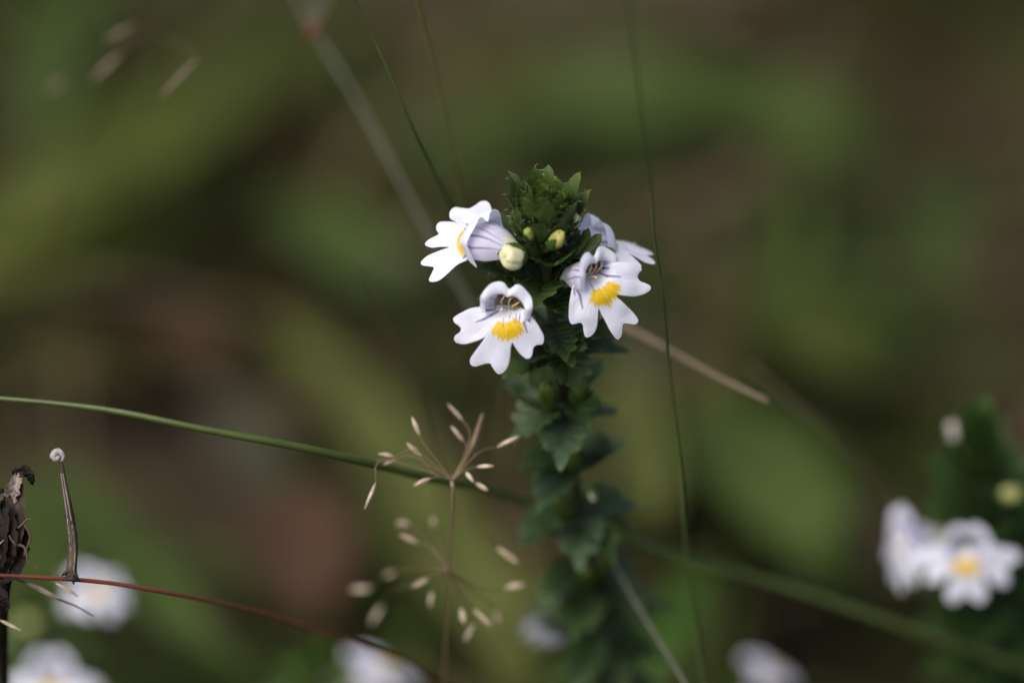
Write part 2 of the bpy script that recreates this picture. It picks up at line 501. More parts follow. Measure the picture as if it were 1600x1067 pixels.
def lip_mesh(outline, N, RINGS, roll, veins, seed, flare=1.0, gold=1.0):
    r = np.random.default_rng(seed)
    O = catmull(outline, N, closed=True)
    t = np.linspace(0, 1, RINGS + 1)[1:] ** 0.85
    P = np.vstack([[[0.0, 0.0]], (O[None, :, :] * t[:, None, None]).reshape(-1, 2)])
    T = np.concatenate([[0], np.repeat(t, N)])
    cr, sr = math.cos(roll), math.sin(roll)
    Q = np.stack([P[:, 0] * cr - P[:, 1] * sr, P[:, 0] * sr + P[:, 1] * cr], axis=1)   # middle lobe straight down
    rad = np.linalg.norm(Q, axis=1)
    phi = np.arctan2(Q[:, 0], -Q[:, 1])
    z = -1.7 * smooth01(Q[:, 1], -0.9, 0.75) * smooth01(-np.abs(Q[:, 0]), -1.9, -0.7)         # the palate dips into the throat
    z += 0.28 * np.exp(-((rad - 1.7) / 0.8) ** 2) * np.exp(-(phi / 0.9) ** 2)                  # raised palate
    z += -0.030 * flare * rad ** 2 * smooth01(rad, 1.5, 4.5)                                      # lobes bend back
    for c in (-1.08, 0, 1.08):                                                             # a shallow groove down every lobe
        z += -0.12 * np.exp(-((phi - c) / 0.17) ** 2) * smooth01(rad, 1.4, 3.4)
    z += 0.07 * np.sin(phi * 6 + r.uniform(0, 6)) * smooth01(rad, 2, 5) + 0.10 * np.sin(Q[:, 0] * 1.9 + r.uniform(0, 6)) * np.sin(Q[:, 1] * 1.7) * smooth01(rad, 1.5, 4)
    z += 0.006 * np.sin(phi * 46 + r.uniform(0, 6)) * smooth01(rad, 0.5, 2) * (1 - smooth01(rad, 2.5, 4.6))
    z += -0.035 * smooth01(T, 0.93, 1.0)                                                     # rim rolls under
    col = np.ones((len(P), 3)) * np.array((1.0, 1.0, 1.0))
    # yellow blotch with ragged streaks
    fr = np.array([r.uniform(7, 60) for _ in range(14)]); fp = r.uniform(0, 6.28, 14)
    streak = (np.sin(phi[:, None] * fr + fp) / (1 + fr / 22)).sum(axis=1) * 0.22
    warp = 0.05 * np.sin(Q[:, 0] * 9 + fp[0]) * np.sin(Q[:, 1] * 8 + fp[1])
    r1 = 2.30 + 0.40 * np.cos(phi * 2) + 0.60 * streak + warp
    r0 = 1.02 + 0.30 * streak
    y = smooth01(rad, r0 - 0.14, r0 + 0.14) * (1 - smooth01(rad, r1 - 0.26, r1 + 0.14)) * (1 - smooth01(np.abs(phi + 0.1 * streak), 0.70, 0.88))
    y *= 1 - 0.22 * np.exp(-((np.sin(phi * 13 + seed + warp * 6) - 1) / 0.05) ** 2)
    if gold < 1: y *= 1 - smooth01(rad, 1.0 + 1.2 * gold, 1.3 + 1.2 * gold)      # a smaller blotch
    col = col * (1 - y[:, None]) + YELLOW * y[:, None]
    # throat cream
    g = (1 - smooth01(rad, 0.3, 1.1)) * 0.5
    col = col * (1 - g[:, None]) + np.array((0.86, 0.86, 0.72)) * g[:, None]
    # dark guide lines
    for line, w in veins:
        k = len(line) - 1
        for i in range(k):
            d, tt = seg_dist(P, line[i], line[i + 1])
            f = (i + tt) / k
            ww = w * (1.0 + 1.3 * np.sin(np.pi * np.clip(f, 0.03, 1)) ** 0.8)
            a = np.clip(1.35 - d / ww, 0, 1) * 0.88
            col = col * (1 - a[:, None]) + PURPLE * a[:, None]
    V = np.column_stack([P, z])
    F = [(0, 1 + j, 1 + (j + 1) % N) for j in range(N)]
    for k in range(RINGS - 1):
        b = 1 + k * N
        F += [(b + j, b + N + j, b + N + (j + 1) % N, b + (j + 1) % N) for j in range(N)]
    return V, F, col

def hood_mesh(NS, NA, seed, vein=0.055, reflex=0.0):
    r = np.random.default_rng(seed)
    S = np.array([0, .18, .38, .60, .76, .86, .94, 1.0])
    Zk = np.array([-3.4, -2.7, -1.75, -0.55, 0.30, 0.72, 0.86 - .25 * reflex, 0.74 - 1.6 * reflex])
    Wk = np.array([0.75, 1.15, 1.62, 1.86, 1.74, 1.80, 2.12, 2.44])
    Hk = np.array([0.70, 1.10, 1.50, 1.62, 1.46, 1.58, 2.14, 2.72])
    Ye = np.array([0.25, 0.15, 0.05, 0.0, 0.0, 0.0, 0.0, 0.0])
    s = np.linspace(0, 1, NS); a = np.linspace(-1, 1, NA)
    sm = lambda K: np.interp(s, S, K)
    k5 = np.array([1, 2, 3, 2, 1]) / 9.0
    def sm2(K):
        v = sm(K); p = np.pad(v, 2, mode='edge')
        q = np.convolve(p, k5, 'valid'); q[0] = v[0]; q[-1] = v[-1]; return q
    Z, W, H, Y0 = sm2(Zk), sm2(Wk), sm2(Hk), sm2(Ye)
    th = a * math.radians(104)
    SS, TH = np.meshgrid(s, th, indexing='ij')
    lob = smooth01(SS, 0.72, 1.0)
    notch = np.exp(-(np.abs(TH) / 0.15) ** 1.6)
    side = smooth01(np.abs(TH), 1.25, 1.8)
    Hh = H[:, None] * (1 - 0.20 * notch * lob) - 0.14 * notch * smooth01(SS, 0.3, 0.9)
    Ww = W[:, None] * (1 - 0.12 * side * lob)
    x = Ww * np.sign(np.sin(TH)) * np.abs(np.sin(TH)) ** 0.9
    y = Y0[:, None] + Hh * np.sign(np.cos(TH)) * np.abs(np.cos(TH)) ** 0.85
    z = Z[:, None] - 0.28 * notch * lob - 0.75 * side * smooth01(SS, .5, 1) + 0.10 * np.sin(TH * 5 + r.uniform(0, 6)) * lob
    y += 0.05 * np.sin(TH * 7 + SS * 5 + r.uniform(0, 6)) * lob
    V = np.stack([x, y, z], axis=-1).reshape(-1, 3)
    col = np.ones((NS * NA, 3))
    s_, t_ = SS.ravel(), TH.ravel()
    tint = (1 - smooth01(s_, 0.62, 0.84)) * 0.55
    col = col * (1 - tint[:, None]) + np.array((0.62, 0.58, 0.72)) * tint[:, None]
    for c, e, w in ((0.38, .70, .8), (-0.38, .74, .8), (0.80, .84, 1.4), (-0.80, .82, 1.4), (1.28, .86, 1.2), (-1.28, .88, 1.2)):
        cc = c + 0.10 * np.sin(s_ * 6 + c * 3 + seed)
        d = np.abs(t_ - cc) * 1.8
        al = np.clip(1.4 - d / (vein * w * (0.8 + 1.0 * smooth01(s_, .2, .7))), 0, 1) * (1 - smooth01(s_, e - .1, e)) * smooth01(s_, .02, .15) * 0.82
        col = col * (1 - al[:, None]) + PURPLE * al[:, None]
    F = [(i * NA + j, i * NA + j + 1, (i + 1) * NA + j + 1, (i + 1) * NA + j) for i in range(NS - 1) for j in range(NA - 1)]
    return V, F, col

def ellipsoid(rx, ry, rz, nu=12, nv=8, lump=0.0, seed=0):
    r = random.Random(seed)
    ph = r.uniform(0, 6)
    V = [(0, 0, -rz)]
    for j in range(1, nv):
        b = math.pi * j / nv
        for i in range(nu):
            a = 2 * math.pi * i / nu
            q = 1 + lump * math.sin(2 * a + ph + b) * math.sin(b) + lump * 0.5 * math.sin(3 * a - ph)
            V.append((rx * math.sin(b) * math.cos(a) * q, ry * math.sin(b) * math.sin(a) * q, -rz * math.cos(b)))
    V.append((0, 0, rz))
    F = [(0, 1 + (i + 1) % nu, 1 + i) for i in range(nu)]
    for j in range(nv - 2):
        b = 1 + j * nu
        F += [(b + i, b + (i + 1) % nu, b + nu + (i + 1) % nu, b + nu + i) for i in range(nu)]
    t = len(V) - 1; b = 1 + (nv - 2) * nu
    F += [(b + i, b + (i + 1) % nu, t) for i in range(nu)]
    return V, F

def basis(zv, mv):
    """world rotation whose Z is zv and whose -Y is as near mv as can be"""
    Z = Vector(zv).normalized(); Y = -Vector(mv)
    Y = (Y - Z * Y.dot(Z)).normalized(); X = Y.cross(Z)
    return Matrix((X, Y, Z)).transposed()

def sc(V, k=0.001):
    return np.asarray(V, dtype=float) * k

def flower(plant, pos, R, base, size=1.0, outline=None, lip_roll=0.0, veins=None, hood_rot=None, seed=1, detail=2, label=None, flare=1.0, mat=None, hood_k=1.0, reflex=0.0, gold=1.0):
    mat = mat or M_petal
    """corolla tube with lips, calyx and stamens; pos = throat, base = where it joins the stem (world)"""
    M = Matrix.Translation(pos) @ R.to_4x4() @ Matrix.Scale(size, 4)
    Mi = M.inverted()
    b = np.array(Mi @ Vector(base)) * 1000
    N, RG, HS, HA = [(90, 14, 14, 25), (260, 44, 34, 81), (440, 72, 60, 161)][detail]
    hr = hood_rot or Matrix.Identity(3)
    back = np.array(hr @ Vector((0, 0.5, -3.2)))
    mid = back * 0.55 + b * 0.45
    dirb = (b - back); dl = np.linalg.norm(dirb)
    v, f = tube([np.array(hr @ Vector((0, 0.55, -1.3))), np.array(hr @ Vector((0, .55, -1.9))), back, mid, b], [1.15, 1.0, 0.74, 0.66, 0.55], n=16, sides=20)
    f = f[:-2]
    fl = link('flower', mesh_from('flower', sc(v), f, M_tube), plant, M)
    if label: fl['label'] = label
    if outline is None:
        outline = generic_outline(seed)
    if veins is None:
        veins = []
        for c, r0, r1 in ((-60, 1.0, 2.7), (-74, .9, 2.0), (60, 1.0, 2.7), (74, .9, 2.0), (-48, 1.1, 2.2), (48, 1.1, 2.2)):
            a = math.radians(c); veins.append(([(math.sin(a) * r0, -math.cos(a) * r0), (math.sin(a * 1.03) * (r0 + r1) / 2, -math.cos(a * 1.03) * (r0 + r1) / 2), (math.sin(a) * r1, -math.cos(a) * r1)], 0.07))
    V, F, C = lip_mesh(outline, N, RG, lip_roll, veins, seed, flare, gold)
    link('lower_lip', mesh_from('lower_lip', sc(V), F, mat, C), fl, M)
    V, F, C = hood_mesh(HS, HA, seed, reflex=reflex)
    V[:, 2] *= (1 - .16 * reflex)
    V = (V * hood_k) @ np.array(hr).T
    link('upper_lip', mesh_from('upper_lip', sc(V), F, mat, C), fl, M)
    # calyx: a cup with four pointed teeth round the tube's lower part
    ax = (back * 0.75 + b * 0.25) - b
    La = np.linalg.norm(ax); ax = ax / La
    u = np.cross(ax, [0.3, 0.8, 0.2]); u /= np.linalg.norm(u); w = np.cross(ax, u)
    V, F, C = [], [], []
    na = 32
    for k, (t, rr) in enumerate(((0, .40), (.18, .78), (.4, .88), (.6, .90), (.8, .94), (1.0, 1.05))):
        for i in range(na):
            a = 2 * math.pi * i / na
            tooth = abs(((i / na * 4) % 1) - 0.5) * 2
            tt = t if t < .55 else .55 + (t - .55) * (0.15 + 1.3 * tooth ** 1.5)
            V.append(b + ax * La * tt + (u * math.cos(a) + w * math.sin(a)) * rr)
            C.append((0.9, 1.0, 0.9) if (i % 8) else (1.3, 1.2, 0.8))
    F = [(k * na + i, k * na + (i + 1) % na, (k + 1) * na + (i + 1) % na, (k + 1) * na + i) for k in range(5) for i in range(na)]
    link('calyx', mesh_from('calyx', sc(V), F, M_leaf, C), fl, M)
    if detail == 0:
        return fl
    # stamens under the hood
    for i, (x, y, z, tx) in enumerate(((-0.22, 1.32, -0.05, .3), (0.30, 1.22, -0.10, -.35), (0.72, 1.02, -0.22, .5), (-0.62, 1.05, -0.3, -.2))):
        V, F = ellipsoid(.27, .40, .24, 10, 8, 0.12, i)
        V = np.array(V) @ np.array(Matrix.Rotation(tx, 3, 'Z')).T + np.array((x, y, z))
        link('anther', mesh_from('anther', sc(V @ np.array(hr).T), F, M_anther), fl, M)
    for i, path in enumerate(([(-.15, .2, -1.2), (-.5, .6, -.3), (-.38, 1.1, .22), (-.2, 1.5, .12)], [(.3, .2, -1.2), (.18, .8, .05), (.25, 1.15, .28), (.55, 1.35, .15)],
                              [(.7, .1, -1.2), (.55, .55, -.1), (.85, .8, .2), (1.1, 1.1, 0)], [(-.1, .1, -1), (-.35, .25, -.1), (-.28, .1, .3)])):
        v, f = tube([np.array(hr @ Vector(p)) for p in path], [.07, .055, .05], n=14, sides=6)
        link('stamen_filament', mesh_from('stamen_filament', sc(v), f, M_filament), fl, M)
    V, F = ellipsoid(.16, .14, .14, 8, 6)
    V = np.array(V) + np.array((-.28, .08, .32))
    link('stigma', mesh_from('stigma', sc(V @ np.array(hr).T), F, M_filament), fl, M)
    V, F = ellipsoid(.62, .22, .3, 12, 8, .1)
    V = np.array(V) + np.array((.85, .52, -.75))
    link('pollen_patch', mesh_from('pollen_patch', sc(V @ np.array(hr).T), F, M_pollen), fl, M)
    return fl

# ------------------------------------------------------------------ leaves of the eyebright
def bract_mesh(L, W, teeth=4, fold=0.35, curl=0.5, seed=0, tint=(1, 1, 1), rings=4):
    """toothed ovate leaf in mm: base at origin, growing along +Y, upper face +Z"""
    r = random.Random(seed)
    half = []
    env = lambda u: (math.sin(math.pi * min(1, u) ** 0.72) ** 0.75) * (1 - 0.25 * u)
    half.append((0.05 * W, 0.0, 0))
    half.append((W * .5 * env(.10) * .8, L * .09, 0))
    for k in range(teeth):
        u0 = 0.14 + 0.60 * k / teeth; u1 = u0 + 0.60 / teeth
        e = W * .5
        half.append((e * env(u0 + .03) * .92, L * (u0 + .03), 0))
        half.append((e * env(u0 + .09) * 1.22, L * (u0 + .14 + 0.02 * k), 1))       # tooth point
        half.append((e * env(u1) * .68, L * (u1 + .015), -1))                        # gap
    half.append((W * .13, L * .86, 0))
    half.append((0, L, 1))
    out = half + [(-x, y, k) for x, y, k in half[-2::-1]]
    # round the flanks between the points
    fine = []
    for a, b in zip(out[:-1], out[1:]):
        fine.append(a)
        bx, by = (a[0] + b[0]) / 2, (a[1] + b[1]) / 2
        dx, dy = b[0] - a[0], b[1] - a[1]
        sgn = 0.13 if (a[2] == 1 or b[2] == 1) else 0.0
        fine.append((bx + dy * sgn, by - dx * sgn, (a[2] + b[2]) / 2))
    out = fine + [out[-1]]
    V, C, F = [], [], []
    n = len(out)
    for q in range(rings + 1):
        t = q / rings
        for x, y, k in out:
            xx = x * t; yy = (y * t + (y * 0.62) * (1 - t))
            z = abs(xx) * fold + 0.10 * W * (abs(xx) / (W * .5)) ** 2
            z += (0.11 * k * W * 0.3) * math.sin(math.pi * min(1, t * .9))               # pleats to the teeth
            z -= curl * (yy / L) ** 2 * L * 0.35
            V.append((xx + r.uniform(-.01, .01) * W * t, yy, z + r.uniform(-.006, .006) * W))
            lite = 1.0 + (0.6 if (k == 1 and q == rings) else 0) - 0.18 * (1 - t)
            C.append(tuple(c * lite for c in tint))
    for q in range(rings):
        for i in range(n - 1):
            a, b = q * n + i, q * n + i + 1
            F.append((a, b, b + n, a + n))
    # short pale hairs on the margin and back
    for h in range(34):
        i = r.randrange(2, n - 2); q = rings if h % 3 else r.randrange(1, rings)
        p = np.array(V[q * n + i]); d = np.array((r.uniform(-.5, .5) + (0.8 if p[0] > 0 else -.8), r.uniform(0, .9), r.uniform(-1, .5)))
        d = d / np.linalg.norm(d) * r.uniform(.04, .085) * L
        b = len(V)
        V += [tuple(p + (0, .006, 0)), tuple(p - (0, .006, 0)), tuple(p + d)]
        C += [(4, 3, 8)] * 3; F.append((b, b + 1, b + 2))
    return V, F, C

_bract_cache = {}
def bract(plant, base, out_dir, up_dir, L, W, seed, tint=(1, 1, 1), teeth=4, fold=0.35, curl=0.5, name='leaf'):
    """out_dir = growing direction; up_dir = side its upper face looks to"""
    key = (seed % 7, teeth, round(fold, 2), round(curl, 2), tint)
    if key not in _bract_cache:
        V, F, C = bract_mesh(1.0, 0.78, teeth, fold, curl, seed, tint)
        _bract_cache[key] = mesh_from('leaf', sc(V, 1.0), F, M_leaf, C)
    Y = Vector(out_dir).normalized(); Z = Vector(up_dir); Z = (Z - Y * Z.dot(Y)).normalized(); X = Y.cross(Z)
    R = Matrix((X, Y, Z)).transposed().to_4x4()
    M = Matrix.Translation(Vector(base)) @ R @ Matrix.Diagonal((W / 0.78 * 0.001, L * 0.001, L * 0.001, 1))
    return link(name, _bract_cache[key], plant, M)

def bud(plant, pos, axis, rl, rw, tint, seed, name='bud', cal=1.0):
    V, F = ellipsoid(rw, rw * .88, rl, 40, 28, 0.06, seed)
    V = np.array(V)
    # folded lips: a seam across the tip
    a = np.arctan2(V[:, 1], V[:, 0]); zt = V[:, 2] / rl
    k = 1 - 0.22 * np.exp(-(np.sin(a + .4) / .22) ** 2) * np.clip(zt + .4, 0, 1) + 0.10 * np.sin(2 * a + seed + zt * 2) * np.clip(zt + .6, 0, 1)
    V[:, 2] = np.sign(V[:, 2]) * np.abs(zt) ** 1.0 * rl * (1 - 0.18 * np.clip(zt - .75, 0, 1) * 4 * (1 + .6 * np.cos(a + seed)))
    V[:, 0] *= k; V[:, 1] *= k
    base = np.array(tint)
    C = [base * (1 - .35 * max(0, -z)) + np.array((-.2, .02, -.15)) * max(0, -z) for z in zt]
    R = Vector(axis).to_track_quat('Z', 'Y').to_matrix().to_4x4()
    M = Matrix.Translation(pos) @ R
    o = link(name, mesh_from(name, sc(V), F, M_bud, np.clip(C, 0, 1.2)), plant, M)
    V, F, C = [], [], []
    na = 24
    for t, rr in ((-1.15, .3), (-.95, .75), (-.6, 1.02), (-.25, 1.1), (.15, 1.10), (.62, 1.06)):
        for i in range(na):
            aa = 2 * math.pi * i / na
            tooth = abs(((i / na * 4) % 1) - 0.5) * 2
            tt = t if t < -.3 else -.4 + (t + .4) * (.1 + 1.1 * tooth) * cal
            V.append((math.cos(aa) * rr * rw, math.sin(aa) * rr * rw * .9, tt * rl)); C.append((1, 1.1, .9))
    F = [(q * na + i, q * na + (i + 1) % na, (q + 1) * na + (i + 1) % na, (q + 1) * na + i) for q in range(5) for i in range(na)]
    link('calyx', mesh_from('calyx', sc(V), F, M_leaf, C), o, M)
    return o

def smooth_path(pts):
    def f(u):
        C = catmull(pts, 200)
        i = u * 199; k = int(min(198, i)); q = i - k
        return Vector(C[k] * (1 - q) + C[k + 1] * q)
    return f

EG = 'eyebright plants in flower'
# ------------------------------------------------------------------ the sharp plant in the middle
stem_px = [(846, 330, -1.5), (856, 430, 3.0), (866, 520, 6.5), (880, 620, 10.5), (896, 730, 15.0), (914, 850, 20.0), (930, 960, 25.0), (946, 1070, 30.0)]
def lean(p):
    return at(p[0], p[1], p[2] + max(0, p[1] - 520) * 0.020)
stem_pts = to_ground([lean(p) for p in stem_px])
main = empty('eyebright_plant', (stem_pts[-1].x, stem_pts[-1].y, 0), 'sharp eyebright plant with four open white flowers around a leafy green tip', 'wildflower', EG)
v, f = tube(stem_pts, [.00045, .00052, .00055, .0006, .0007, .0008], n=80, sides=10, wob=0.05)
put('stem', v, f, M_stem, main)
AX = Vector((-0.02, -0.06, 1)).normalized()
def horiz(deg):
    """horizontal direction; 0 = towards the camera, 90 = right in the picture"""
    a = math.radians(deg)
    return Vector((math.sin(a), -math.cos(a), 0))
def leaf_at(plant, p, deg, rise, L, W, seed, **k):
    h = horiz(deg); r = math.radians(rise)
    d = h * math.cos(r) + Vector((0, 0, 1)) * math.sin(r)
    upf = -h * math.sin(r) + Vector((0, 0, 1)) * math.cos(r)
    return bract(plant, Vector(p) + h * 0.0004, d, upf, L, W, seed, **k)
# head: whorls from its foot to its tip
head = [  # (pixel x, y, depth), number, rise, L, W, tint, twist
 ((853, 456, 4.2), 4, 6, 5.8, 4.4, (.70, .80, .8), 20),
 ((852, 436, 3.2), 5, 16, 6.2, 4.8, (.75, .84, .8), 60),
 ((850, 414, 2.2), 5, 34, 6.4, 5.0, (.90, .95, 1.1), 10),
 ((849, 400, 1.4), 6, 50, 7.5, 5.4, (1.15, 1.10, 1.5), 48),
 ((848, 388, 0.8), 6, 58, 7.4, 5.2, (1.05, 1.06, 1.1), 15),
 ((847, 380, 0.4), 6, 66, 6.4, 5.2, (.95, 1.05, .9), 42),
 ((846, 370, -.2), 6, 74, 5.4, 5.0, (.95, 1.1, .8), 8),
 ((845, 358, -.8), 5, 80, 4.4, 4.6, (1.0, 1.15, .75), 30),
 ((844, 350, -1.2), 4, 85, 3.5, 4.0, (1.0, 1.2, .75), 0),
]
sd = 0
for (p, n, rise, L, W, tint, tw) in head:
    for i in range(n):
        sd += 1
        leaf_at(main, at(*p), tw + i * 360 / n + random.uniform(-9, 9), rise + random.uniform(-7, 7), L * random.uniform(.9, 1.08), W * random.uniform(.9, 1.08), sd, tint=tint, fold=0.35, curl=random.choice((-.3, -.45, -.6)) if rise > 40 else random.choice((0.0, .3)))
# leaves down the stem, opposite pairs turned a quarter each time
nodes = [
 ((866, 505, 6.0), 15, 4, 5.2, 4.4), ((872, 545, 7.5), 80, 10, 5.4, 4.6), ((882, 622, 10.5), 30, 0, 6.6, 5.0), ((885, 645, 11.5), 115, 8, 6.6, 5.0),
 ((896, 725, 15.0), 70, 6, 5.6, 4.8), ((898, 745, 15.6), -10, 4, 5.4, 4.8), ((906, 800, 18.0), 100, 10, 7.0, 5.4), ((908, 822, 18.6), 20, 0, 6.4, 5.2),
 ((918, 880, 21.5), 60, 0, 6.6, 5.4), ((922, 915, 23.0), -30, 0, 6.6, 5.4), ((932, 975, 25.8), 90, 0, 7.0, 5.6), ((938, 1015, 27.4), 10, 0, 7.0, 5.6), ((948, 1075, 30.2), 60, 0, 7.0, 5.6), ((952, 1110, 31.5), -20, 0, 7.0, 5.6),
]
for p, tw, rise, L, W in nodes:
    low = p[1] > 770
    for k in range(4 if low else 3):
        sd += 1
        leaf_at(main, lean((p[0], p[1] + random.uniform(-9, 9), p[2])), tw + (90 if low else 120) * k + random.uniform(-28, 28), rise + random.uniform(-22, 30), L * random.uniform(.75, 1.12), W * random.uniform(.68, 1.0), sd, tint=random.choice(((.60, .74, .85), (.80, .90, 1.3), (.50, .66, .75), (.95, 1.05, 2.2), (.80, .95, .9))), fold=random.choice((0.15, 0.3, .5)), curl=random.choice((0.2, .6, .9)))
for p, deg, rise, L, W in (((870, 522, 6.5), 75, 18, 5.4, 4.6), ((872, 548, 7.5), 100, 0, 6.4, 4.8), ((862, 500, 6), 20, -10, 5.2, 4.6), ((874, 555, 8), -60, 5, 5.6, 4.4), ((868, 530, 7), 30, -35, 5.0, 4.4)):
    sd += 1
    leaf_at(main, at(*p), deg, rise, L, W, sd, tint=(.78, .88, .85), fold=.3, curl=.5)
# seed capsules in the axils
for p, deg in (((866, 535, 6.0), 10), ((856, 618, 8.5), -30), ((905, 612, 9.0), 40), ((895, 715, 13.0), 10), ((880, 790, 15.0), -20), ((915, 900, 20.0), 10), ((945, 880, 20.0), 60)):
    ps = lean(p)
    bud(main, ps, horiz(deg) * .35 + Vector((0, 0, 1)), 1.9, .85, (.17, .24, .055), deg + 50, name='seed_capsule')
# buds
bud(main, at(800, 401, -3.2), camdir(-.45, -.25, .85), 1.35, 1.18, (1.08, 1.10, 1.5), 3, cal=.6)
bud(main, at(827, 366, -3.0), camdir(-.2, .5, .8), .9, .56, (.42, .50, .22), 4)
bud(main, at(870, 375, -3.0), camdir(.4, .5, .7), 1.15, .78, (.70, .72, .36), 5)
bud(main, at(894, 347, -1.2), camdir(.75, .65, .25), 1.05, .62, (1.0, 1.02, 1.9), 6)

# front flower, traced face on
fv = [([(490, 370), (430, 380), (375, 398)], .045), ([(520, 385), (460, 425), (395, 465), (320, 492)], .055), ([(765, 410), (765, 500), (792, 590)], .05), ([(788, 440), (805, 470), (820, 497)], .04),
      ([(727, 405), (722, 450), (712, 505)], .03), ([(690, 400), (690, 450), (683, 500)], .02), ([(640, 405), (625, 470)], .02), ([(575, 450), (570, 560)], .02)]
fv = [([((x - 587) / ZF, (390 - y) / ZF) for x, y in l], w) for l, w in fv]
R = basis(camdir(-.03, .05, 1), camdir(0, -1, 0))
flower(main, at(789, 486, -3.0), R, at(846, 452, 3.6), 1.0, FRONT, math.radians(-10), fv, Matrix.Rotation(math.radians(-12), 3, 'Z') @ Matrix.Rotation(math.radians(8), 3, 'X'), 3, 2, 'open white flower facing outward with maroon anthers showing')
# right front flower
rv = [([(320, 500), (350, 505), (385, 507)], .05), ([(310, 538), (370, 562), (465, 568)], .055), ([(130, 640), (170, 700), (192, 800)], .055), ([(125, 650), (135, 705)], .04), ([(245, 610), (275, 670)], .02)]
rv = [([((x - 290) / 81.2, (575 - y) / 81.2) for x, y in l], w) for l, w in rv]
R = basis(camdir(.06, .0, 1), camdir(0, -1, 0))
hr = Matrix.Rotation(math.radians(24), 3, 'Z') @ Matrix.Rotation(math.radians(34), 3, 'Y') @ Matrix.Rotation(math.radians(10), 3, 'X')
flower(main, at(932, 434, -2.6), R, at(876, 446, 2.6), 1.0, RIGHTF, math.radians(-28), rv, hr, 8, 2, 'open white flower turned sideways below another flower')
# left flower, seen from behind its hood
def hood_basis(R, zv, upv):
    return R.transposed() @ basis(zv, -Vector(upv))
R = basis(camdir(-.10, .55, .83), camdir(-1, .04, .0))
ol = generic_outline(12, ((-74, 1.0, 1.0), (-22, 1.03, .82), (24, 1.05, .72)))
left_flower = flower(main, at(750, 380, 0.0), R, at(812, 396, 3.0), 0.98, ol, 0, None, hood_basis(R, camdir(-.84, .30, -.46), camdir(.12, .85, .50)), 12, 1, 'white flower showing the grey veined back of its hood', hood_k=1.22, reflex=.75, gold=.8)
cam_data.dof.focus_object = left_flower
# right rear flower
R = basis(camdir(.05, .94, .34), camdir(1, .05, .0))
flower(main, at(936, 385, 5.0), R, at(886, 402, 4.6), 0.98, None, 0, None, hood_basis(R, camdir(.88, .20, -.42), camdir(-.1, .85, .52)), 15, 1, 'white flower half hidden behind a nearer flower', hood_k=1.15, reflex=.75, gold=.5)
# faded small flowers low on the stem
bud(main, lean((925, 772, 12.5)), camdir(.25, -.9, .3), .75, .36, (.95, 1.0, 1.9), 9)
flower(main, at(868, 965, 44), basis(camdir(-.2, .85, .45), camdir(-.1, -1, .2)), at(925, 960, 34), 0.72, None, 0, None, None, 22, 0, 'faded greyish flower low on the stem', mat=M_petal_faded)

# ------------------------------------------------------------------ blurred eyebright plants
def small_plant(label, top_px, path_px, head_r, flowers, buds, nleaf=5, leafL=6.5, tint=(.95, 1.05, .8)):
    pts = to_ground([at(*p) for p in path_px])
    pl = empty('eyebright_plant', (pts[-1].x, pts[-1].y, 0), label, 'wildflower', EG)
    v, f = tube(pts, [.0005, .0006, .0008], n=40, sides=8)
    put('stem', v, f, M_stem, pl)
    sf = smooth_path(pts[:len(path_px)])
    global sd
    for q in range(nleaf):
        u = q / max(1, nleaf - 1)
        p = sf(u)
        n = 5 if u < .5 else 4
        rise = 78 - 70 * min(1, u * 1.7)
        for i in range(n):
            sd += 1
            k = (0.55 + 0.45 * min(1, u * 2.5))
            leaf_at(pl, p, i * 360 / n + q * 37, rise + random.uniform(-8, 8), leafL * k, leafL * .75 * k, sd, tint=tint, fold=.3, curl=.2)
    for (ppx, n, m, bpx, size, s, hx) in flowers:
        flower(pl, at(*ppx), basis(camdir(*n), camdir(*m)), at(*bpx), size, None, 0, None, Matrix.Rotation(math.radians(hx), 3, 'X'), s, 0, gold=.15 if s == 32 else 1.0)
    for ppx, a, rl, rw, t in buds:
        bud(pl, at(*ppx), camdir(*a), rl, rw, t, 2)
    return pl

small_plant('blurred eyebright with two white flowers and lavender bud beside the dark hollow', None,
    [(1525, 690, 38), (1530, 760, 44), (1540, 840, 50), (1550, 930, 56), (1560, 1050, 64)], 4,
    [((1510, 858, 38), (.02, .05, 1), (0, -1, 0), (1535, 810, 48), .98, 31, 5), ((1410, 836, 42), (-.93, .15, .33), (-.25, -1, -.2), (1500, 815, 49), 1.08, 32, -10)],
    [((1493, 678, 40), (-.3, .8, .2), 1.5, .8, (.75, .70, 1.3)), ((1578, 772, 40), (.3, .1, .9), 1.1, 1.0, (.62, .68, .42))], nleaf=11, leafL=8.2, tint=(.62, .88, .6))
small_plant('blurred eyebright with two white flowers beneath the red stem', None,
    [(60, 950, 82), (60, 1000, 84), (60, 1100, 92)], 4,
    [((135, 912, 66), (.25, .75, .6), (.6, -.8, 0), (75, 960, 82), .86, 41, -10), ((78, 1056, 64), (0, .25, 1), (0, -1, 0), (60, 1030, 82), .98, 42, 0)],
    [((46, 975, 76), (-.2, .4, .9), 1.3, 1.1, (.55, .62, .35))], nleaf=5, leafL=7)
small_plant('blurred white eyebright flower and green leaves below the end of the red stem', None,
    [(500, 1050, 72), (500, 1100, 74), (495, 1200, 82)], 4,
    [((578, 1030, 66), (.35, .88, .2), (.85, -.55, 0), (520, 1060, 72), 1.05, 51, -30)], [], nleaf=5, leafL=7.5, tint=(.8, 1.1, .6))
small_plant('greyish white eyebright flower beyond the foot of the thin dark grass stem', None,
    [(1160, 1100, 78), (1160, 1150, 80), (1155, 1250, 88)], 4,
    [((1190, 1035, 74), (.35, .88, .2), (.75, -.65, 0), (1165, 1080, 78), .85, 52, -30)], [], nleaf=4, leafL=6.5)

